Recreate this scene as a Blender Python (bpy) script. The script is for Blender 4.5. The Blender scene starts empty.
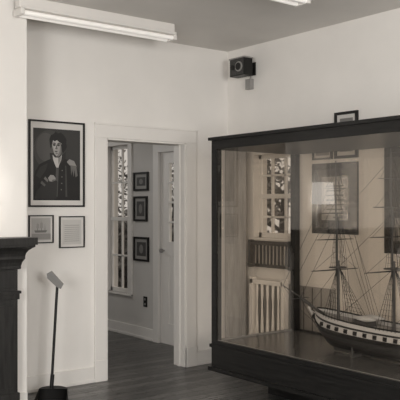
import bpy, math, random
from mathutils import Vector, Matrix
random.seed(4)
scene = bpy.context.scene
try:
    scene.view_settings.view_transform = 'Standard'
except Exception:
    pass
ZOOM, ZCX, ZCY = 1.0, 200, 200

# ------------------------------------------------------------------ materials
TINT = (1.0, 0.962, 0.915)
def g(v): return (v*TINT[0], v*TINT[1], v*TINT[2], 1)
_m = {}
def mat(name, v, rough=0.6, noise=0.0, scale=8.0, stretch=(1,1,1), bump=0.0, emit=0.0, spec=None):
    if name in _m: return _m[name]
    m = bpy.data.materials.new(name); m.use_nodes = True
    nt = m.node_tree; b = nt.nodes['Principled BSDF']
    b.inputs['Base Color'].default_value = g(v)
    b.inputs['Roughness'].default_value = rough
    if spec is not None: b.inputs['Specular IOR Level'].default_value = spec
    if noise or bump:
        tc = nt.nodes.new('ShaderNodeTexCoord'); mp = nt.nodes.new('ShaderNodeMapping')
        mp.inputs['Scale'].default_value = stretch
        n = nt.nodes.new('ShaderNodeTexNoise'); n.inputs['Scale'].default_value = scale
        n.inputs['Detail'].default_value = 6
        nt.links.new(tc.outputs['Object'], mp.inputs[0]); nt.links.new(mp.outputs[0], n.inputs['Vector'])
        if noise:
            r = nt.nodes.new('ShaderNodeValToRGB')
            r.color_ramp.elements[0].position = .3; r.color_ramp.elements[1].position = .7
            r.color_ramp.elements[0].color = g(v*(1-noise)); r.color_ramp.elements[1].color = g(v*(1+noise))
            nt.links.new(n.outputs['Fac'], r.inputs[0]); nt.links.new(r.outputs[0], b.inputs['Base Color'])
        if bump:
            bp = nt.nodes.new('ShaderNodeBump'); bp.inputs['Strength'].default_value = bump
            bp.inputs['Distance'].default_value = 0.01
            nt.links.new(n.outputs['Fac'], bp.inputs['Height']); nt.links.new(bp.outputs[0], b.inputs['Normal'])
    if emit:
        b.inputs['Emission Color'].default_value = g(1); b.inputs['Emission Strength'].default_value = emit
    _m[name] = m; return m

def glass(name, tint, base=.045):
    if name in _m: return _m[name]
    m = bpy.data.materials.new(name); m.use_nodes = True; nt = m.node_tree
    nt.nodes.remove(nt.nodes['Principled BSDF'])
    out = nt.nodes['Material Output']
    t = nt.nodes.new('ShaderNodeBsdfTransparent'); t.inputs[0].default_value = g(tint)
    gl = nt.nodes.new('ShaderNodeBsdfGlossy'); gl.inputs['Roughness'].default_value = 0.0
    gl.inputs['Color'].default_value = g(1)
    lw = nt.nodes.new('ShaderNodeLayerWeight'); lw.inputs[0].default_value = .5
    pw = nt.nodes.new('ShaderNodeMath'); pw.operation = 'POWER'; pw.inputs[1].default_value = 5
    ma = nt.nodes.new('ShaderNodeMath'); ma.operation = 'MULTIPLY_ADD'; ma.inputs[1].default_value = .85; ma.inputs[2].default_value = base
    nt.links.new(lw.outputs['Facing'], pw.inputs[0]); nt.links.new(pw.outputs[0], ma.inputs[0])
    mx = nt.nodes.new('ShaderNodeMixShader')
    nt.links.new(ma.outputs[0], mx.inputs[0]); nt.links.new(t.outputs[0], mx.inputs[1]); nt.links.new(gl.outputs[0], mx.inputs[2])
    nt.links.new(mx.outputs[0], out.inputs[0]); _m[name] = m; return m

def floor_mat():
    m = bpy.data.materials.new('floor_boards'); m.use_nodes = True; nt = m.node_tree
    b = nt.nodes['Principled BSDF']
    tc = nt.nodes.new('ShaderNodeTexCoord')
    br = nt.nodes.new('ShaderNodeTexBrick')
    br.inputs['Scale'].default_value = 1.0
    br.inputs['Brick Width'].default_value = 1.8; br.inputs['Row Height'].default_value = 0.10
    br.inputs['Mortar Size'].default_value = 0.005
    br.inputs['Color1'].default_value = g(.07); br.inputs['Color2'].default_value = g(.19); br.inputs['Mortar'].default_value = g(.006)
    n = nt.nodes.new('ShaderNodeTexNoise'); n.inputs['Scale'].default_value = 6; n.inputs['Detail'].default_value = 8
    mp2 = nt.nodes.new('ShaderNodeMapping'); mp2.inputs['Scale'].default_value = (1, 12, 1)
    mul = nt.nodes.new('ShaderNodeMixRGB'); mul.blend_type = 'MULTIPLY'; mul.inputs[0].default_value = .6
    nt.links.new(tc.outputs['Object'], br.inputs['Vector'])
    nt.links.new(tc.outputs['Object'], mp2.inputs[0]); nt.links.new(mp2.outputs[0], n.inputs['Vector'])
    nt.links.new(br.outputs['Color'], mul.inputs[1]); nt.links.new(n.outputs['Fac'], mul.inputs[2])
    nt.links.new(mul.outputs[0], b.inputs['Base Color'])
    rr = nt.nodes.new('ShaderNodeMapRange'); rr.inputs['To Min'].default_value = .18; rr.inputs['To Max'].default_value = .42
    nt.links.new(n.outputs['Fac'], rr.inputs['Value']); nt.links.new(rr.outputs[0], b.inputs['Roughness'])
    b.inputs['Specular IOR Level'].default_value = .4
    bp = nt.nodes.new('ShaderNodeBump'); bp.inputs['Strength'].default_value = .35; bp.inputs['Distance'].default_value = .004
    nt.links.new(br.outputs['Fac'], bp.inputs['Height']); bp.invert = True
    nt.links.new(bp.outputs[0], b.inputs['Normal'])
    return m

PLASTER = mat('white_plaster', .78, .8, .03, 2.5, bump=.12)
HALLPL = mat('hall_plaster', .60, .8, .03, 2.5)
CEIL = mat('ceiling_paint', .72, .85, .04, 2.0)
TRIM = mat('trim_paint', .76, .45)
WHITE = mat('white_enamel', .85, .35)
FIXW = mat('fixture_white', .72, .4)
TUBE = mat('fluorescent_tube', .85, .3, emit=.2)
DWOOD = mat('dark_wood', .013, .4, .35, 5, (1, 1, 12), bump=.1, spec=.25)
MANT = mat('mantel_wood', .022, .4, .4, 5, (10, 10, 1), bump=.1, spec=.3)
BLACK = mat('black_paint', .010, .4, spec=.3)
FRAMEB = mat('frame_black', .012, .4, spec=.3)
MATB = mat('picture_mat', .62, .8)
GREY = mat('grey_plastic', .28, .5)

# ------------------------------------------------------------------ mesh builder
class MB:
    def __init__(s): s.v = []; s.f = []; s.mi = []; s.mats = []; s.sm = []
    def _m(s, m):
        if m not in s.mats: s.mats.append(m)
        return s.mats.index(m)
    def add(s, vs, fs, m, smooth=False):
        o = len(s.v); s.v += [tuple(v) for v in vs]; k = s._m(m)
        for f in fs: s.f.append(tuple(i+o for i in f)); s.mi.append(k); s.sm.append(smooth)
    def box(s, x0, x1, y0, y1, z0, z1, m):
        if x0 > x1: x0, x1 = x1, x0
        if y0 > y1: y0, y1 = y1, y0
        if z0 > z1: z0, z1 = z1, z0
        vs = [(x0,y0,z0),(x1,y0,z0),(x1,y1,z0),(x0,y1,z0),(x0,y0,z1),(x1,y0,z1),(x1,y1,z1),(x0,y1,z1)]
        s.add(vs, [(3,2,1,0),(4,5,6,7),(0,1,5,4),(1,2,6,5),(2,3,7,6),(3,0,4,7)], m)
    def cyl(s, p0, p1, r0, m, r1=None, seg=10, caps=True):
        if r1 is None: r1 = r0
        p0 = Vector(p0); p1 = Vector(p1); d = (p1-p0).normalized()
        a = d.orthogonal().normalized(); b = d.cross(a)
        vs = []
        for p, r in ((p0, r0), (p1, r1)):
            for i in range(seg):
                t = 2*math.pi*i/seg; vs.append(p + a*math.cos(t)*r + b*math.sin(t)*r)
        fs = [(i, (i+1) % seg, (i+1) % seg+seg, i+seg) for i in range(seg)]
        s.add(vs, fs, m, seg > 6)
        if caps: s.add(vs, [tuple(reversed(range(seg))), tuple(range(seg, 2*seg))], m)
    def line(s, pts, r, m, seg=4):
        for a, b in zip(pts[:-1], pts[1:]): s.cyl(a, b, r, m, seg=seg, caps=False)
    def lathe(s, c, prof, m, seg=24):
        vs = []
        for r, z in prof:
            for i in range(seg):
                t = 2*math.pi*i/seg; vs.append((c[0]+r*math.cos(t), c[1]+r*math.sin(t), c[2]+z))
        fs = []
        for k in range(len(prof)-1):
            for i in range(seg):
                j = (i+1) % seg; fs.append((k*seg+i, k*seg+j, (k+1)*seg+j, (k+1)*seg+i))
        s.add(vs, fs, m, True)
    def obj(s, name, bevel=0, loc=None, rotz=0):
        me = bpy.data.meshes.new(name); me.from_pydata(s.v, [], s.f)
        for m in s.mats: me.materials.append(m)
        for p, k, q in zip(me.polygons, s.mi, s.sm): p.material_index = k; p.use_smooth = q
        me.update()
        o = bpy.data.objects.new(name, me); scene.collection.objects.link(o)
        if bevel:
            bm = o.modifiers.new('bevel', 'BEVEL'); bm.width = bevel; bm.segments = 2; bm.limit_method = 'ANGLE'
        if loc: o.location = loc
        o.rotation_euler[2] = rotz
        return o

# ------------------------------------------------------------------ room shell
RX, BY, H = 4.589, 5.476, 2.96
T = .15
def wall(name, axis, c0, c1, a0, a1, openings, m, z1=H):
    b = MB()
    def bx(u0, u1, za, zb):
        if u1-u0 < 1e-4 or zb-za < 1e-4: return
        if axis == 'x': b.box(u0, u1, c0, c1, za, zb, m)
        else: b.box(c0, c1, u0, u1, za, zb, m)
    cur = a0
    for (u0, u1, za, zb) in sorted(openings):
        bx(cur, u0, 0, z1); bx(u0, u1, 0, za); bx(u0, u1, zb, z1); cur = u1
    bx(cur, a1, 0, z1)
    return b.obj(name)

DX0, DX1, DZ = 3.24, 4.08, 2.056
WIN = (4.58, 5.085, 1.19, 1.945)
HDOOR = (5.80, 6.62, 0, 2.06)
HWIN = (7.24, 7.72, .47, 2.19)
wall('wall_back', 'x', BY, BY+T, -2.15, RX, [(DX0, DX1, 0, DZ)], PLASTER)
w = wall('wall_right', 'y', RX, RX+T, -2.0, 5.55, [WIN], PLASTER)
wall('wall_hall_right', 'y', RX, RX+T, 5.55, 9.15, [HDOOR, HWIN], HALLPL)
wall('wall_front', 'x', -2.15, -2.0, -2.15, RX+T, [], PLASTER)
wall('wall_left', 'y', -2.15, -2.0, -2.0, BY, [], PLASTER)
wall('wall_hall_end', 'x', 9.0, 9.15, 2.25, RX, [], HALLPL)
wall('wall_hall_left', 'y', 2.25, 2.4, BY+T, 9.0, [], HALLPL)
b = MB(); b.box(-2.15, RX+T, -2.15, 9.15, -.1, 0, floor_mat()); b.obj('floor')
b = MB(); b.box(-2.15, RX+T, -2.15, 9.15, H, H+.1, CEIL); b.obj('ceiling')
# chimney breast
CBX, CBY = 2.314, 5.03
b = MB(); b.box(.6, CBX, CBY, BY, 0, H, PLASTER); b.obj('wall_chimney_breast')

# door casing
b = MB()
cw = .115
b.box(DX0-cw, DX0, BY-.022, BY, 0, DZ, TRIM); b.box(DX1, DX1+cw, BY-.022, BY, 0, DZ, TRIM)
b.box(DX0-cw, DX1+cw, BY-.022, BY, DZ, DZ+.115, TRIM)
b.box(DX0-cw-.006, DX1+cw+.006, BY-.03, BY, DZ+.108, DZ+.125, TRIM)
b.box(DX0-cw-.004, DX0, BY-.028, BY, 0, .18, TRIM); b.box(DX1, DX1+cw+.004, BY-.028, BY, 0, .18, TRIM)
b.box(DX0-.001, DX0+.015, BY-.01, BY+T+.01, 0, DZ, TRIM); b.box(DX1-.015, DX1+.001, BY-.01, BY+T+.01, 0, DZ, TRIM)
b.box(DX0, DX1, BY-.01, BY+T+.01, DZ-.015, DZ+.001, TRIM)
b.box(DX1-.028, DX1-.015, BY+.05, BY+.09, 0, DZ-.015, TRIM)
b.obj('trim_1', bevel=.003)

def baseboard(name, x0, x1, y0, y1, m=TRIM, h=.13):
    b = MB(); b.box(x0, x1, y0, y1, 0, h, m)
    if abs(x1-x0) > abs(y1-y0): b.box(x0, x1, y0-.006, y1, 0, .03, m)
    else: b.box(x0-.006, x1, y0, y1, 0, .03, m)
    b.obj(name, bevel=.004)
baseboard('baseboard_back', CBX, DX0-cw-.005, BY-.018, BY)
baseboard('baseboard_back_corner', DX1+cw+.005, RX, BY-.018, BY)
baseboard('baseboard_right', RX-.018, RX, -2.0, BY-.02)
baseboard('baseboard_hall', RX-.018, RX, 6.73, 9.0)
baseboard('baseboard_chimney', 2.205, CBX, CBY-.018, CBY)

# ------------------------------------------------------------------ windows
PANE = glass('window_glass', .85)
def window(name, y0, y1, z0, z1, nx, nz, two_sash=True, cas=.09, ear=.02):
    b = MB(); X = RX
    for (a, c) in ((y0-cas, y0), (y1, y1+cas)): b.box(X-.02, X, a, c, z0-.02, z1+cas, TRIM)
    b.box(X-.022, X, y0-cas, y1+cas, z1, z1+cas, TRIM)
    b.box(X-.035, X+.02, y0-cas-ear, y1+cas+ear, z0-.015, z0, TRIM)
    fx = X+.05; s = .035
    b.box(fx, fx+.035, y0, y0+s, z0, z1, TRIM); b.box(fx, fx+.035, y1-s, y1, z0, z1, TRIM)
    b.box(fx, fx+.035, y0, y1, z0, z0+s+.01, TRIM); b.box(fx, fx+.035, y0, y1, z1-s, z1, TRIM)
    zm = (z0+z1)/2
    if two_sash: b.box(fx-.01, fx+.045, y0, y1, zm-.02, zm+.02, TRIM)
    for i in range(1, nx):
        y = y0+(y1-y0)*i/nx; b.box(fx+.005, fx+.03, y-.009, y+.009, z0, z1, TRIM)
    for i in range(1, nz):
        z = z0+(z1-z0)*i/nz; b.box(fx+.005, fx+.03, y0, y1, z-.009, z+.009, TRIM)
    b.add([(fx+.018, y0, z0), (fx+.018, y1, z0), (fx+.018, y1, z1), (fx+.018, y0, z1)], [(0,1,2,3)], PANE)
    return b.obj(name)
window('window_1', *WIN, 3, 4, True, cas=.04, ear=0)
window('window_2', *HWIN, 2, 4, True, cas=.08, ear=0)

# curtain beside window_1
CURT = mat('curtain_cloth', .36, .9, .2, 20, (1, 1, .2))
b = MB(); vs = []; fs = []; N = 70
for i in range(N+1):
    y = 5.135+.29*i/N; x = RX-.065+.014*math.sin(i*1.05)
    vs += [(x, y, .03), (x, y, 2.06)]
for i in range(N): fs.append((2*i, 2*i+2, 2*i+3, 2*i+1))
b.add(vs, fs, CURT, True)
b.cyl((RX-.065, 4.54, 2.07), (RX-.065, 5.44, 2.07), .009, DWOOD)
for y in (4.55, 5.43): b.cyl((RX-.065, y, 2.07), (RX, y, 2.07), .007, DWOOD)
b.obj('window_curtain')

# hall glazed door
b = MB(); y0, y1, _, z1 = HDOOR; X = RX
b.box(X-.022, X, y1, y1+.1, 0, z1+.1, TRIM); b.box(X-.022, X, y0-.1, y0, 0, z1+.1, TRIM); b.box(X-.022, X, y0, y1, z1, z1+.1, TRIM)
dx = X+.02
b.box(dx, dx+.04, y0, y0+.14, 0, z1, TRIM); b.box(dx, dx+.04, y1-.14, y1, 0, z1, TRIM)
b.box(dx, dx+.04, y0+.14, y1-.14, 0, .22, TRIM); b.box(dx, dx+.04, y0+.14, y1-.14, z1-.12, z1, TRIM); b.box(dx, dx+.04, y0+.14, y1-.14, .95, 1.1, TRIM)
b.box(dx+.012, dx+.03, y0+.13, y1-.13, .2, 1.0, TRIM)
for i in (1, 2):
    y = y0+.14+(y1-y0-.28)*i/3; b.box(dx+.005, dx+.035, y-.011, y+.011, 1.1, z1-.12, TRIM)
for i in (1, 2, 3):
    z = 1.1+(z1-1.22)*i/4; b.box(dx+.005, dx+.035, y0+.13, y1-.13, z-.011, z+.011, TRIM)
b.add([(dx+.02, y0+.1, 1.1), (dx+.02, y1-.1, 1.1), (dx+.02, y1-.1, z1-.1), (dx+.02, y0+.1, z1-.1)], [(0,1,2,3)], PANE)
b.cyl((dx+.005, y1-.06, 1.0), (dx-.03, y1-.06, 1.0), .008, GREY); b.cyl((dx-.03, y1-.06, 1.0), (dx-.055, y1-.06, 1.0), .022, GREY)
b.obj('door_1')

# outlet
b = MB(); b.box(RX-.008, RX, 6.86, 6.93, .36, .475, BLACK); b.cyl((RX-.012, 6.895, .39), (RX-.007, 6.895, .39), .014, GREY); b.cyl((RX-.012, 6.895, .445), (RX-.007, 6.895, .445), .014, GREY)
b.obj('wall_outlet', bevel=.002)

# ------------------------------------------------------------------ outside
LAWN = mat('lawn', .25, .9, .3, 6)
b = MB(); b.box(RX+T, 16, -4, 18, -.12, -.02, LAWN); b.obj('ground')
LEAF = mat('foliage', .18, .8, .6, 9)
BARK = mat('bark', .10, .9, .3, 10)
def tree(name, x, y, h, r):
    b = MB()
    b.cyl((x, y, -.02), (x+.08, y-.05, h*.5), .10, BARK, .06)
    tips = []
    for i in range(14):
        a = random.uniform(0, 6.28); e = random.uniform(.2, 1.2); L = r*random.uniform(.6, 1.1)
        p = Vector((x+.08, y-.05, h*random.uniform(.28, .5))); q = p+Vector((math.cos(a)*math.cos(e), math.sin(a)*math.cos(e), math.sin(e)))*L
        b.cyl(p, q, .035, BARK, .012, seg=6)
        for k in range(3):
            a2 = random.uniform(0, 6.28); q2 = q+Vector((math.cos(a2), math.sin(a2), random.uniform(-.3, .8)))*.4
            b.cyl(p.lerp(q, .6), q2, .015, BARK, .006, seg=5); tips += [q, q2]
    for t in tips:
        for k in range(42):
            c = t+Vector([random.gauss(0, .2) for _ in range(3)]); s = .05
            u = Vector([random.uniform(-1, 1) for _ in range(3)]).normalized(); v2 = u.orthogonal().normalized()
            b.add([c-u*s, c+v2*s*.5, c+u*s, c-v2*s*.5], [(0,1,2,3)], LEAF)
    b.obj(name)
tree('garden_tree', 7.9, 8.2, 3.4, 1.3)
tree('garden_tree', 8.6, 12.0, 3.2, 1.2)
# hedge
b = MB()
for i in range(4200):
    c = Vector((random.uniform(5.6, 6.1), random.uniform(8.0, 10.0), random.uniform(0, 1.15)+random.uniform(0, .2)))
    u = Vector([random.uniform(-1, 1) for _ in range(3)]).normalized(); v2 = u.orthogonal().normalized(); s = .07
    b.add([c-u*s, c+v2*s*.6, c+u*s, c-v2*s*.6], [(0,1,2,3)], LEAF)
b.box(5.7, 6.0, 8.1, 9.9, -.02, 1.1, LEAF)
b.obj('garden_hedge')

# ------------------------------------------------------------------ dark spindle rack on the wall under the window
b = MB(); y0, y1 = 4.58, 5.125
for y in (y0, y1-.03): b.box(RX-.05, RX, y, y+.03, .92, 1.172, DWOOD)
b.box(RX-.045, RX-.02, y0+.03, y1-.03, 1.125, 1.165, DWOOD); b.box(RX-.06, RX, y0, y1, .93, .955, DWOOD)
for i in range(10):
    y = y0+.065+i*.0465; b.box(RX-.04, RX-.025, y-.008, y+.008, .955, 1.125, DWOOD)
b.obj('spindle_wall_rack', bevel=.002)
# ------------------------------------------------------------------ white balustrade
b = MB(); X = 4.455
b.box(X-.028, X+.028, 4.56, 4.98, .79, .83, WHITE); b.box(X-.022, X+.022, 4.56, 4.98, .05, .09, WHITE)
for i in range(5):
    y = 4.637+i*.068
    b.lathe((X, y, .09), [(.013,0),(.013,.10),(.009,.12),(.014,.2),(.016,.3),(.010,.45),(.008,.55),(.013,.60),(.013,.70)], WHITE, 10)
for y in (4.56, 4.96):
    b.box(X-.028, X+.028, y-.02, y+.022, 0, .85, WHITE)
b.obj('balustrade', bevel=.002)
# grey grooved panel added to darken the wall behind the balusters
b = MB(); BACKING = mat('backing_grey', .30, .6)
b.box(RX-.012, RX, 4.10, 5.11, .13, .80, BACKING); b.box(RX-.018, RX, 4.10, 5.11, .80, .825, TRIM)
for i in range(10): b.box(RX-.014, RX-.010, 4.15+i*.1, 4.157+i*.1, .14, .79, BLACK)
b.obj('backing_panel')

# ------------------------------------------------------------------ pictures
def picture(name, wallname, a, bb, z0, z1, fw, mw, mats, shapes=(), depth=.02, fm=None):
    """a = left edge along the wall (seen from the room), local x right, z up, -y out."""
    W = abs(bb-a); Hh = z1-z0; b = MB(); fm = fm or FRAMEB
    b.box(0, fw, -depth, 0, 0, Hh, fm); b.box(W-fw, W, -depth, 0, 0, Hh, fm)
    b.box(fw, W-fw, -depth, 0, 0, fw, fm); b.box(fw, W-fw, -depth, 0, Hh-fw, Hh, fm)
    b.box(fw, W-fw, -.008, 0, fw, Hh-fw, mats[0])
    iw, ih = W-2*fw-2*mw[0], Hh-2*fw-mw[1]-mw[2]; ox, oz = fw+mw[0], fw+mw[2]
    b.box(ox, ox+iw, -.0095, -.008, oz, oz+ih, mats[1])
    for k, (m, pts) in enumerate(shapes):
        y = -.0100-.0002*k
        vs = [(ox+iw*p[0], y, oz+ih*p[1]) for p in pts]
        b.add(vs, [tuple(range(len(vs)))], m)
    if wallname == 'back': return b.obj(name, loc=(a, BY-.0005, z0))
    return b.obj(name, loc=(RX-.0005, a, z0), rotz=-math.pi/2)

def ell(cx, cy, rx, ry, n=20, rot=0):
    o = []
    for i in range(n):
        t = 2*math.pi*i/n; x = rx*math.cos(t); y = ry*math.sin(t)
        o.append((cx+x*math.cos(rot)-y*math.sin(rot), cy+x*math.sin(rot)+y*math.cos(rot)))
    return o
def pm(v): return mat('ink_%03d' % int(v*1000), v, .6)
P = pm
def hd(pts, sx=.86, sy=.80):   # head proportions
    return [(.50+(x-.51)*sx, .66+(y-.64)*sy) for x, y in pts]
face = [(.40,.86),(.47,.895),(.56,.89),(.63,.85),(.65,.78),(.635,.70),(.60,.63),(.55,.585),(.49,.585),(.435,.63),(.405,.70),(.385,.755),(.375,.775),(.385,.80)]
hair = [(.345,.72),(.325,.80),(.315,.88),(.35,.95),(.42,.975),(.46,1.02),(.53,.99),(.60,1.01),(.68,.96),(.74,.89),(.73,.82),(.75,.76),(.70,.69),(.655,.645),(.635,.69),(.645,.76),(.62,.82),(.56,.835),(.50,.87),(.44,.845),(.405,.87),(.385,.82),(.375,.76)]
shapes = [
 (P(.055), ell(.34, .70, .33, .28)), (P(.08), ell(.26, .74, .20, .2)),
 # coat
 (P(.010), [(.0,0),(.0,.26),(.04,.40),(.13,.50),(.30,.56),(.44,.60),(.62,.60),(.78,.56),(.92,.49),(.99,.38),(1.0,.0)]),
 (P(.026), [(.05,.34),(.14,.46),(.30,.52),(.26,.42),(.14,.30)]),
 (P(.020), [(.36,.56),(.34,.66),(.42,.66),(.60,.64),(.68,.69),(.68,.60),(.58,.52),(.46,.48)]),
 # neck cloth + frill
 (P(.45), [(.40,.64),(.45,.60),(.55,.60),(.60,.645),(.585,.57),(.54,.50),(.52,.44),(.48,.46),(.44,.52),(.41,.58)]),
 (P(.20), [(.52,.60),(.58,.62),(.575,.57),(.53,.50),(.52,.55)]),
 # ear, face
 (P(.20), ell(.625, .765, .016, .028)),
 (P(.30), hd(face)),
 (P(.40), hd([(.41,.85),(.48,.875),(.55,.86),(.54,.78),(.50,.70),(.44,.70),(.41,.76)])),
 (P(.17), hd([(.58,.86),(.64,.84),(.65,.78),(.635,.70),(.60,.63),(.55,.585),(.49,.585),(.53,.62),(.565,.68),(.58,.76)])),
 (P(.10), hd([(.62,.82),(.65,.79),(.64,.71),(.61,.64),(.58,.61),(.60,.69)])),
 (P(.012), hd(hair)),
 (P(.012), hd([(.60,.80),(.65,.80),(.655,.70),(.63,.655),(.615,.72)])),
 (P(.10), hd(ell(.435, .787, .038, .024))), (P(.10), hd(ell(.535, .788, .042, .025))),
 (P(.02), hd(ell(.435, .783, .022, .010))), (P(.02), hd(ell(.535, .785, .024, .010))),
 (P(.015), hd([(.385,.808),(.42,.828),(.475,.818),(.472,.806),(.42,.812)])), (P(.015), hd([(.495,.806),(.54,.830),(.595,.812),(.59,.804),(.54,.815)])),
 (P(.12), hd([(.485,.79),(.465,.735),(.445,.715),(.49,.705),(.515,.722),(.50,.78)])),
 (P(.05), hd([(.435,.672),(.47,.682),(.525,.674),(.48,.658)])),
 (P(.14), hd([(.45,.645),(.50,.65),(.53,.635),(.49,.625)])),
 # epaulette
 (P(.24), [(.70,.545),(.76,.585),(.86,.56),(.92,.48),(.85,.47),(.76,.50)]),
 (P(.12), [(.78,.50),(.91,.49),(.94,.35),(.89,.33),(.87,.44),(.85,.33),(.82,.44),(.80,.35)]),
 # lapel, folded arm, hand, cuff
 (P(.07), [(.47,.46),(.53,.46),(.50,.05),(.44,.05)]),
 (P(.022), [(.02,.02),(.48,.02),(.50,.26),(.38,.35),(.22,.26),(.06,.12)]),
 (P(.28), [(.30,.31),(.35,.355),(.42,.35),(.46,.31),(.45,.275),(.39,.26),(.33,.265)]),
 (P(.12), [(.39,.26),(.45,.275),(.44,.295),(.38,.285)]),
 (P(.15), [(.24,.33),(.31,.28),(.29,.25),(.21,.30)]), (P(.10), [(.17,.27),(.25,.215),(.23,.19),(.14,.235)]),
 (P(.15), ell(.60,.42,.013,.009)), (P(.15), ell(.595,.33,.013,.009)), (P(.15), ell(.59,.24,.013,.009)), (P(.15), ell(.58,.15,.013,.009)),
 (P(.05), [(.66,.5),(.69,.48),(.71,.05),(.67,.05)]),
]
picture('portrait_picture', 'back', 2.53, 3.028, 1.47, 2.165, .014, (.026, .05, .04), (MATB, P(.035)), shapes)
ship_sh = [(P(.15), [(.2,.35),(.75,.35),(.82,.45),(.15,.45)]), (P(.2), [(.3,.45),(.32,.85),(.34,.45)]), (P(.2), [(.5,.45),(.52,.92),(.54,.45)]), (P(.2), [(.68,.45),(.7,.8),(.72,.45)]),
           (P(.3), [(.25,.55),(.4,.55),(.38,.75),(.27,.75)]), (P(.3), [(.44,.55),(.6,.55),(.58,.8),(.46,.8)]), (P(.25), [(0,.05),(1,.05),(1,.3),(0,.3)])]
picture('ship_print', 'back', 2.53, 2.745, 1.18, 1.405, .009, (.015, .015, .015), (MATB, P(.38)), ship_sh)
lines = [(P(.3), [(.1,z),(.9,z),(.9,z+.025),(.1,z+.025)]) for z in [.12+.08*i for i in range(9)]]
picture('framed_document', 'back', 2.798, 3.028, 1.135, 1.395, .009, (.02, .02, .02), (MATB, P(.5)), lines)

# right-wall pictures (a = larger Y = left edge)
doc = [(P(.30), [(.03,.03),(.97,.03),(.97,.97),(.03,.97)]), (P(.42), [(.12,.14),(.88,.14),(.88,.86),(.12,.86)])] + [(P(.15), [(.2,z),(.8,z),(.8,z+.03),(.2,z+.03)]) for z in (.25,.35,.45,.55,.65,.75)]
picture('framed_certificate', 'right', 4.35, 3.866, 1.25, 1.83, .05, (.04, .05, .05), (P(.03), P(.05)), doc)
picture('framed_engraving', 'right', 4.105, 3.866, 1.862, 2.235, .022, (.03, .03, .03), (MATB, P(.2)), ship_sh)
picture('framed_engraving', 'right', 4.35, 4.135, 1.862, 2.0, .015, (.02, .02, .02), (MATB, P(.2)), ship_sh)
picture('framed_painting', 'right', 3.60, 3.05, 1.12, 1.93, .05, (.01, .01, .01), (P(.03), P(.03)), ship_sh)

# hall pictures on the right hall wall
for (ya, yb, za, zb) in ((7.118, 6.83, 1.65, 1.86), (7.118, 6.85, 1.31, 1.59), (7.118, 6.82, .865, 1.135)):
    picture('framed_photograph', 'right', ya, yb, za, zb, .022, (.035, .035, .035), (P(.3), P(.06)), [(P(.2), ell(.5, .5, .22, .32))])

# ------------------------------------------------------------------ mantel
b = MB()
L0, L1 = .76, 2.2; f = 4.93
for (a, c) in ((L0, L0+.2), (L1-.2, L1)):
    b.box(a, c, f, CBY, 0, 1.04, MANT)
    b.box(a-.012, c+.012, f-.012, CBY, 0, .16, MANT)
    b.box(a-.01, c+.01, f-.012, CBY, .82, .86, MANT)
    b.box(a-.02, c+.02, f-.02, CBY, .86, .88, MANT)
    b.box(a+.04, c-.04, f-.008, f, .2, .78, MANT)
    b.box(a+.03, c-.03, f-.01, f, .9, 1.02, MANT)
b.box(L0+.2, L1-.2, f+.02, CBY, .82, 1.04, MANT)
# moulded cornice profile (ogee), swept round three sides
prof = [(.000,1.03),(.018,1.035),(.018,1.055),(.024,1.08),(.036,1.10),(.040,1.105),(.040,1.125),(.045,1.145),(.058,1.165),(.078,1.182),(.092,1.19),(.092,1.205)]
vs = []
for o, z in prof: vs += [(L0-o, CBY, z), (L0-o, f-o, z), (L1+o, f-o, z), (L1+o, CBY, z)]
fs = []
for k in range(len(prof)-1):
    for j in range(3): fs.append((4*k+j, 4*k+j+1, 4*k+j+5, 4*k+j+4))
b.add(vs, fs, MANT)
b.box(L0-.105, L1+.105, f-.105, CBY, 1.205, 1.255, MANT)
b.box(L0+.2, L1-.2, CBY-.012, CBY, 0, .82, mat('firebox_brick', .05, .9, .4, 14))
b.box(L0+.35, L1-.35, CBY-.014, CBY-.011, 0, .66, BLACK)
b.obj('fireplace_mantel', bevel=.006)

# table lamp on the mantel (added left of frame for its reflection in the case glass)
SH = mat('lamp_shade', .8, .7, emit=3.6)
b = MB(); c = (1.90, 4.94, 1.256)
b.lathe(c, [(0,0),(.06,0),(.06,.012),(.03,.03),(.045,.08),(.055,.13),(.035,.18),(.012,.2),(.012,.26)], mat('brass', .2, .3))
b.lathe(c, [(.115,.24),(.10,.45)], SH)
b.lathe(c, [(0,.43),(.10,.45)], SH)
b.obj('reflection_lamp')

# ------------------------------------------------------------------ long-handled dustpan
b = MB()
R = Vector((.79, -.613, 0)); F = Vector((-.613, -.79, 0)); c0 = Vector((2.56, 5.10, 0))
def q(r, fz, z): return tuple(c0+R*r+F*fz+Vector((0, 0, z)))
seg = 12; vs = []
for i in range(seg+1):
    t = math.pi*i/seg; rr = .115*math.cos(t); dd = -.07*math.sin(t)+.0
    vs += [q(rr, dd, .003), q(rr*.93, dd*.75, .10+.012*math.sin(t))]
b.add(vs, [(2*i, 2*i+2, 2*i+3, 2*i+1) for i in range(seg)], BLACK, True)
b.add([vs[2*i] for i in range(seg+1)], [tuple(range(seg+1))], BLACK)
b.add([vs[2*i+1] for i in range(seg+1)], [tuple(range(seg+1))], BLACK)
b.add([q(-.115, 0, .003), q(.115, 0, .003), q(.125, .14, .003), q(-.125, .14, .003)], [(0,1,2,3)], BLACK)
b.add([q(-.115, 0, .003), q(-.125, .14, .003), q(-.125, .14, .02), q(-.107, 0, .10)], [(0,1,2,3)], BLACK)
b.add([q(.115, 0, .003), q(.125, .14, .003), q(.125, .14, .02), q(.107, 0, .10)], [(0,1,2,3)], BLACK)
b.cyl(q(-.02, -.03, .09), q(.022, -.05, .89), .011, BLACK, seg=8)
b.cyl(q(-.02, -.03, .09), q(-.012, -.034, .2), .016, BLACK, seg=8)
grip = [q(-.055, -.05, .965), q(-.02, -.05, .985), q(.07, -.05, .885), q(.05, -.05, .85), q(.02, -.05, .865), q(-.05, -.05, .93)]
g2 = [tuple(Vector(p)+F*.025) for p in grip]
k = len(grip)
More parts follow.
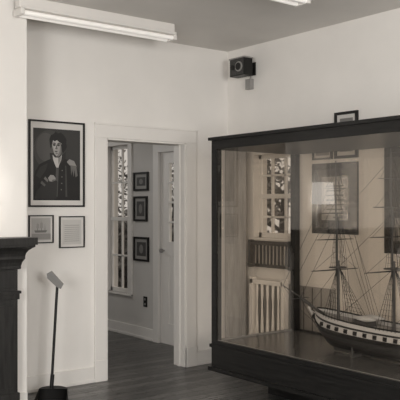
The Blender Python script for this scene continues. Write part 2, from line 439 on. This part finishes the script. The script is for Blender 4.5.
b.add(grip+g2, [tuple(range(k)), tuple(reversed(range(k, 2*k)))]+[(i, (i+1) % k, (i+1) % k+k, i+k) for i in range(k)], mat('grip_grey', .16, .5))
b.obj('long_handled_dustpan')

# ------------------------------------------------------------------ ceiling lights
def fluor(x0, x1, y):
    b = MB()
    b.box(x0, x1, y-.035, y+.035, 2.88, H-.0, FIXW)
    b.box(x0+.01, x1-.01, y-.075, y+.075, 2.865, 2.885, FIXW)
    for xx in (x0, x1-.03): b.box(xx, xx+.03, y-.065, y+.065, 2.825, 2.87, FIXW)
    for yy in (y-.042, y+.042): b.cyl((x0+.03, yy, 2.842), (x1-.03, yy, 2.842), .017, TUBE, seg=12)
    b.obj('fluorescent_ceiling_light', bevel=.004)
fluor(2.20, 3.55, 4.94)
fluor(2.44, 3.62, 3.52)

# ------------------------------------------------------------------ box on the right wall
b = MB()
b.box(4.40, 4.50, 5.02, 5.22, 2.66, 2.82, BLACK)
b.box(4.392, 4.506, 5.012, 5.228, 2.815, 2.827, GREY)
b.box(4.396, 4.402, 5.03, 5.21, 2.67, 2.81, mat('speaker_grille', .05, .8, .5, 120))
b.cyl((4.398, 5.085, 2.74), (4.385, 5.085, 2.74), .045, GREY, seg=18); b.cyl((4.386, 5.085, 2.74), (4.380, 5.085, 2.74), .034, BLACK, seg=18)
b.cyl((4.398, 5.17, 2.74), (4.388, 5.17, 2.74), .025, BLACK, seg=14)
b.box(4.50, RX, 5.10, 5.14, 2.72, 2.76, BLACK); b.box(RX-.012, RX, 5.07, 5.17, 2.68, 2.80, BLACK)
b.obj('wall_speaker', bevel=.004)
b = MB(); b.box(RX-.045, RX, 5.10, 5.17, 2.555, 2.65, GREY); b.cyl((RX-.012, 5.13, 2.645), (RX-.012, 5.13, 2.68), .006, GREY)
b.obj('junction_box', bevel=.003)

# ------------------------------------------------------------------ display case
CX0, CX1, CY0, CY1 = 3.608, 4.52, 1.95, 4.50
CG = glass('case_glass', .94, .085)
DECK = mat('case_deck', .12, .22, .2, 4, (1, 6, 1))
EDGE = mat('case_bead', .22, .35)
b = MB()
b.box(CX0, CX1, CY0, CY1, .205, .41, DWOOD)
b.box(CX0-.02, CX1, CY0-.02, CY1+.02, .205, .235, DWOOD)
b.box(CX0-.012, CX1, CY0-.012, CY1+.012, .385, .41, DWOOD)
b.box(CX0+.02, CX1-.02, CY0+.02, CY1-.02, .41, .428, DECK)
b.box(4.02, 4.5, 2.2, 4.3, 0, .205, BLACK)
b.box(CX0, CX1, CY0, CY1, 1.915, 1.985, DWOOD)
b.box(CX0-.02, CX1, CY0-.02, CY1+.02, 1.985, 2.008, DWOOD)
s = .055
for (x, y) in ((CX0, CY1-s), (CX1-s, CY1-s), (CX0, CY0), (CX1-s, CY0)):
    b.box(x, x+s, y, y+s, .41, 1.915, DWOOD)
b.box(CX0, CX0+.02, CY0+s, CY1-s, .41, .44, DWOOD)
b.box(CX0+.02, CX0+.028, CY0+s, CY1-s, .428, .444, EDGE)
b.box(CX0+s, CX1-s, CY1-.02, CY1, .41, .44, EDGE)
b.box(CX0+s, CX1-s, CY0, CY0+.02, .41, .44, EDGE)
b.box(CX1-.02, CX1, CY0+s, CY1-s, .41, .44, DWOOD)
for gx in (CX0+.01, CX1-.01):
    b.add([(gx, CY0+s, .44), (gx, CY1-s, .44), (gx, CY1-s, 1.915), (gx, CY0+s, 1.915)], [(0,1,2,3)], CG)
for gy in (CY1-.01, CY0+.01):
    b.add([(CX0+s, gy, .44), (CX1-s, gy, .44), (CX1-s, gy, 1.915), (CX0+s, gy, 1.915)], [(0,1,2,3)], CG)
b.obj('display_case')

# ------------------------------------------------------------------ model ship
HB = mat('hull_black', .02, .35); HC = mat('hull_copper', .04, .4, .2, 40); HW = mat('hull_white', .48, .4)
SP = mat('spar_wood', .06, .5); RG = mat('rigging', .02, .8); DK = mat('ship_deck', .35, .6, .2, 10, (8, 1, 1))
b = MB(); SX = 4.08; SY0, SL = 2.42, 1.45; DZS = -.025
def hb(s):
    if s > .68: return .155*math.sqrt(max(0, 1-((s-.68)/.32)**2))
    if s < .35: return .155*(.68+.32*math.sin(math.pi/2*s/.35))
    return .155
def zk(s): return .475 + (max(0, (s-.86)/.14)**2.2)*.16
def zr(s): return .69 + .05*(2*s-.95)**2 + (.03 if s < .22 else 0)
FR = [0, .06, .15, .27, .40, .50, .58, .64, .80, .86, 1.0]
RM = [HC, HC, HC, HC, HC, HB, HB, HW, HB, HW]
NS = 46
def sec(s):
    w = hb(s); k, r = zk(s), zr(s); end = max(0, (s-.6)/.4)*1.3+max(0, (.35-s)/.35)*1.2
    o = []
    for f_ in FR:
        u = min(1, f_/.55); ww = w*(1-(1-u)**2)**(.5+end)
        ww *= 1-.10*max(0, f_-.6)/.4
        o.append((max(ww, .004), k+(r-k)*f_))
    return o
secs = [sec(i/NS) for i in range(NS+1)]
for sd in (-1, 1):
    for j in range(len(FR)-1):
        vs = []; fs = []
        for i in range(NS+1):
            y = SY0+SL*i/NS
            vs += [(SX+sd*secs[i][j][0], y, secs[i][j][1]), (SX+sd*secs[i][j+1][0], y, secs[i][j+1][1])]
        fs = [(2*i, 2*i+2, 2*i+3, 2*i+1) for i in range(NS)]
        b.add(vs, fs, RM[j], True)
vs = []
for i in range(NS+1):
    w = secs[i][9][0]; y = SY0+SL*i/NS; z = secs[i][9][1]
    vs += [(SX-w, y, z), (SX+w, y, z)]
b.add(vs, [(2*i, 2*i+1, 2*i+3, 2*i+2) for i in range(NS)], DK)
for sd in (-1, 1):
    b.line([(SX+sd*secs[i][10][0], SY0+SL*i/NS, secs[i][10][1]) for i in range(NS+1)], .006, HB, 6)
    b.line([(SX+sd*(secs[i][6][0]+.002), SY0+SL*i/NS, secs[i][6][1]) for i in range(NS+1)], .005, HB, 6)
pts = [(SX-w, SY0, z) for w, z in secs[0]]+[(SX+w, SY0, z) for w, z in reversed(secs[0])]
b.add(pts, [tuple(range(len(pts)))], HB)
for i in range(5): b.box(SX-.085+i*.036, SX-.06+i*.036, SY0-.004, SY0+.002, .655, .70, HW)
b.box(SX-.006, SX+.006, SY0-.05, SY0+.01, .475, .66, HB)
b.box(SX-.006, SX+.006, SY0, SY0+SL*.88, .458, .48, HC)
for i in range(15):
    s = .08+i*.058; j = int(s*NS); y = SY0+SL*s
    k, r = zk(s), zr(s); z = k+(r-k)*.72; w = secs[j][7][0]
    for sd in (-1, 1):
        b.box(SX+sd*(w-.012), SX+sd*(w+.005), y-.014, y+.014, z-.014, z+.014, HB)
        b.cyl((SX+sd*w, y, z), (SX+sd*(w+.02), y, z), .005, HB, seg=6)
for (y, L, w, h) in ((3.42, .12, .05, .02), (3.0, .10, .05, .02), (2.62, .09, .05, .03)):
    b.box(SX-w, SX+w, y-L/2, y+L/2, .66, .69+h, SP)
for dx_ in (-.05, .05):
    for i in range(8):
        t0 = i/8; t1 = (i+1)/8
        b.cyl((SX+dx_, 3.28+.2*t0, .725), (SX+dx_, 3.28+.2*t1, .725), .018*math.sin(math.pi*t0)+.003, HW, .018*math.sin(math.pi*t1)+.003, seg=8)
yb = SY0+SL
b.add([(SX, yb-.02, .60), (SX, yb+.07, .70), (SX, yb+.06, .735), (SX, yb-.02, .70)], [(0,1,2,3)], HB)
b.cyl((SX, yb+.04, .69), (SX, yb+.085, .745), .012, HW, .008)
for sd in (-1, 1): b.line([(SX+sd*.045, yb-.05, .735), (SX+sd*.02, yb, .71), (SX, yb+.06, .72)], .004, HW, 6)
bs0 = Vector((SX, yb-.08, .70)); bs1 = Vector((SX, yb+.17, .80)); bs2 = Vector((SX, yb+.36, .88))
b.cyl(bs0, bs1, .012, SP, .009, seg=8); b.cyl(bs0.lerp(bs1, .6)+Vector((0,0,.012)), bs2, .007, SP, .004, seg=8)
b.cyl(bs1, bs1-Vector((0, 0, .09)), .004, SP, seg=6)
b.line([bs2, bs1-Vector((0, 0, .09)), (SX, yb-.01, .62)], .0016, RG); b.line([bs1, (SX, yb, .60)], .0016, RG)
b.cyl(bs1-Vector((.09, 0, 0)), bs1+Vector((.09, 0, 0)), .004, SP, seg=6)
masts = [(3.66, 1.83, 1.0), (3.17, 1.89, 1.06), (2.76, 1.68, .82)]
tops = []
for (my, zt, sc) in masts:
    zb_ = .60; zd = .70
    z1 = zd+.36*sc; z2 = zd+.72*sc
    b.cyl((SX, my, zb_), (SX, my, z1+.05), .012, SP, .010, seg=8)
    b.cyl((SX, my+.014, z1-.03), (SX, my+.014, z2+.03), .009, SP, .007, seg=8)
    b.cyl((SX, my+.024, z2-.02), (SX, my+.024, zt), .0065, SP, .004, seg=6)
    b.box(SX-.05*sc, SX+.05*sc, my-.035, my+.045, z1-.006, z1+.004, SP)
    b.box(SX-.022, SX+.022, my-.01, my+.03, z2-.004, z2+.003, SP)
    for (zz, hl, r) in ((z1-.02, .235*sc, .006), (z1+.20*sc, .185*sc, .005), (z2+.03, .15*sc, .005), (z2+.21*sc, .105*sc, .004)):
        c = Vector((SX, my+.03, zz))
        for sd in (-1, 1): b.cyl(c, c+Vector((sd*hl, -.012*sd, 0)), r, SP, r*.5, seg=6)
        tp = Vector((SX, my+.014, min(zt, zz+.14)))
        for sd in (-1, 1): b.line([c+Vector((sd*hl*.97, 0, 0)), tp], .0013, RG, 3)
    for sd in (-1, 1):
        lines_ = []
        for i in range(6):
            yy = my+.03-.032*i; s = (yy-SY0)/SL; w = secs[max(0, min(NS, int(s*NS)))][9][0]+.012
            lo = Vector((SX+sd*w, yy, zr(s)-.01)); hi = Vector((SX+sd*.012, my, z1))
            lines_.append((lo, hi)); b.line([lo, hi], .0018, RG, 3)
        for kk in range(1, 11):
            t = kk/12; b.line([lines_[0][0].lerp(lines_[0][1], t), lines_[-1][0].lerp(lines_[-1][1], t)], .0010, RG, 3)
        l2 = []
        for i in range(4):
            lo = Vector((SX+sd*.05*sc, my+.03-.02*i, z1)); hi = Vector((SX+sd*.006, my+.012, z2)); l2.append((lo, hi)); b.line([lo, hi], .0014, RG, 3)
        for kk in range(1, 9):
            t = kk/10; b.line([l2[0][0].lerp(l2[0][1], t), l2[-1][0].lerp(l2[-1][1], t)], .0009, RG, 3)
        for (z_, o) in ((z2, .20), (zt-.06, .24), (z2+.15, .22), (zt-.15, .28)):
            yy = my-o+.02; s = max(.01, (yy-SY0)/SL); w = secs[max(0, int(s*NS))][9][0]
            b.line([(SX, my, z_), (SX+sd*w, yy, zr(s))], .0015, RG, 3)
    tops.append((my, z1, z2, zt))
m0, m1, m2 = tops
for a, c in (((m0[0], m0[1]), bs0.lerp(bs1, .6)), ((m0[0], m0[2]), bs1), ((m0[0], m0[3]-.05), bs2), ((m0[0], m0[2]+.16), bs1.lerp(bs2, .6))):
    b.line([(SX, a[0], a[1]), c], .0017, RG, 3)
for A, B in ((m1, m0), (m2, m1)):
    b.line([(SX, A[0], A[1]), (SX, B[0]-.02, .72)], .0018, RG, 3); b.line([(SX, A[0], A[2]), (SX, B[0], B[1])], .0016, RG, 3)
    b.line([(SX, A[0], A[3]-.05), (SX, B[0], B[2])], .0014, RG, 3)
b.cyl((SX, 2.74, .79), (SX, 2.36, .83), .005, SP, seg=6); b.cyl((SX, 2.74, 1.02), (SX, 2.5, 1.14), .004, SP, seg=6)
for y in (2.85, 3.45):
    b.box(SX-.10, SX+.10, y-.012, y+.012, .4535, .475, SP)
    for sd in (-1, 1): b.cyl((SX+sd*.09, y, .455), (SX+sd*.10, y, .55), .007, SP, seg=8)
b.obj('model_sailing_ship', loc=(0, -.035, DZS))

# ------------------------------------------------------------------ lights
def area(name, loc, target, size, sy, power):
    d = bpy.data.lights.new(name, 'AREA'); d.shape = 'RECTANGLE'; d.size = size; d.size_y = sy; d.energy = power
    d.color = (1, .985, .96)
    o = bpy.data.objects.new(name, d); scene.collection.objects.link(o); o.location = loc
    o.rotation_euler = (Vector(target)-Vector(loc)).to_track_quat('-Z', 'Y').to_euler()
area('room_fill', (-1.7, .6, 1.75), (4.2, 4.6, 1.6), 1.6, 1.4, 150)  # added fill light from the left side, no window there
area('room_fill', (1.2, -1.8, 1.75), (3.8, 5.2, 1.8), 1.8, 1.4, 185)  # second added fill behind the camera, the wall has no opening
area('hall_fill', (3.0, 8.2, 2.4), (4.3, 6.6, .9), 1.0, 1.0, 9)  # fill light added below the hall ceiling, no fixture modelled

wd = bpy.data.worlds.new('overcast_sky'); scene.world = wd; wd.use_nodes = True
wd.node_tree.nodes['Background'].inputs[0].default_value = g(.9); wd.node_tree.nodes['Background'].inputs[1].default_value = .8

# ------------------------------------------------------------------ camera
cd = bpy.data.cameras.new('camera'); cam = bpy.data.objects.new('camera', cd); scene.collection.objects.link(cam)
cam.location = (0, 0, 1.47); cam.rotation_euler = (math.pi/2, 0, -math.atan2(577, 743))
cd.sensor_width = 36; cd.lens = 743/400*36*ZOOM; cd.shift_x = ZOOM*(ZCX-200)/400; cd.shift_y = ZOOM*(207-ZCY)/400; cd.clip_start = .05
scene.camera = cam
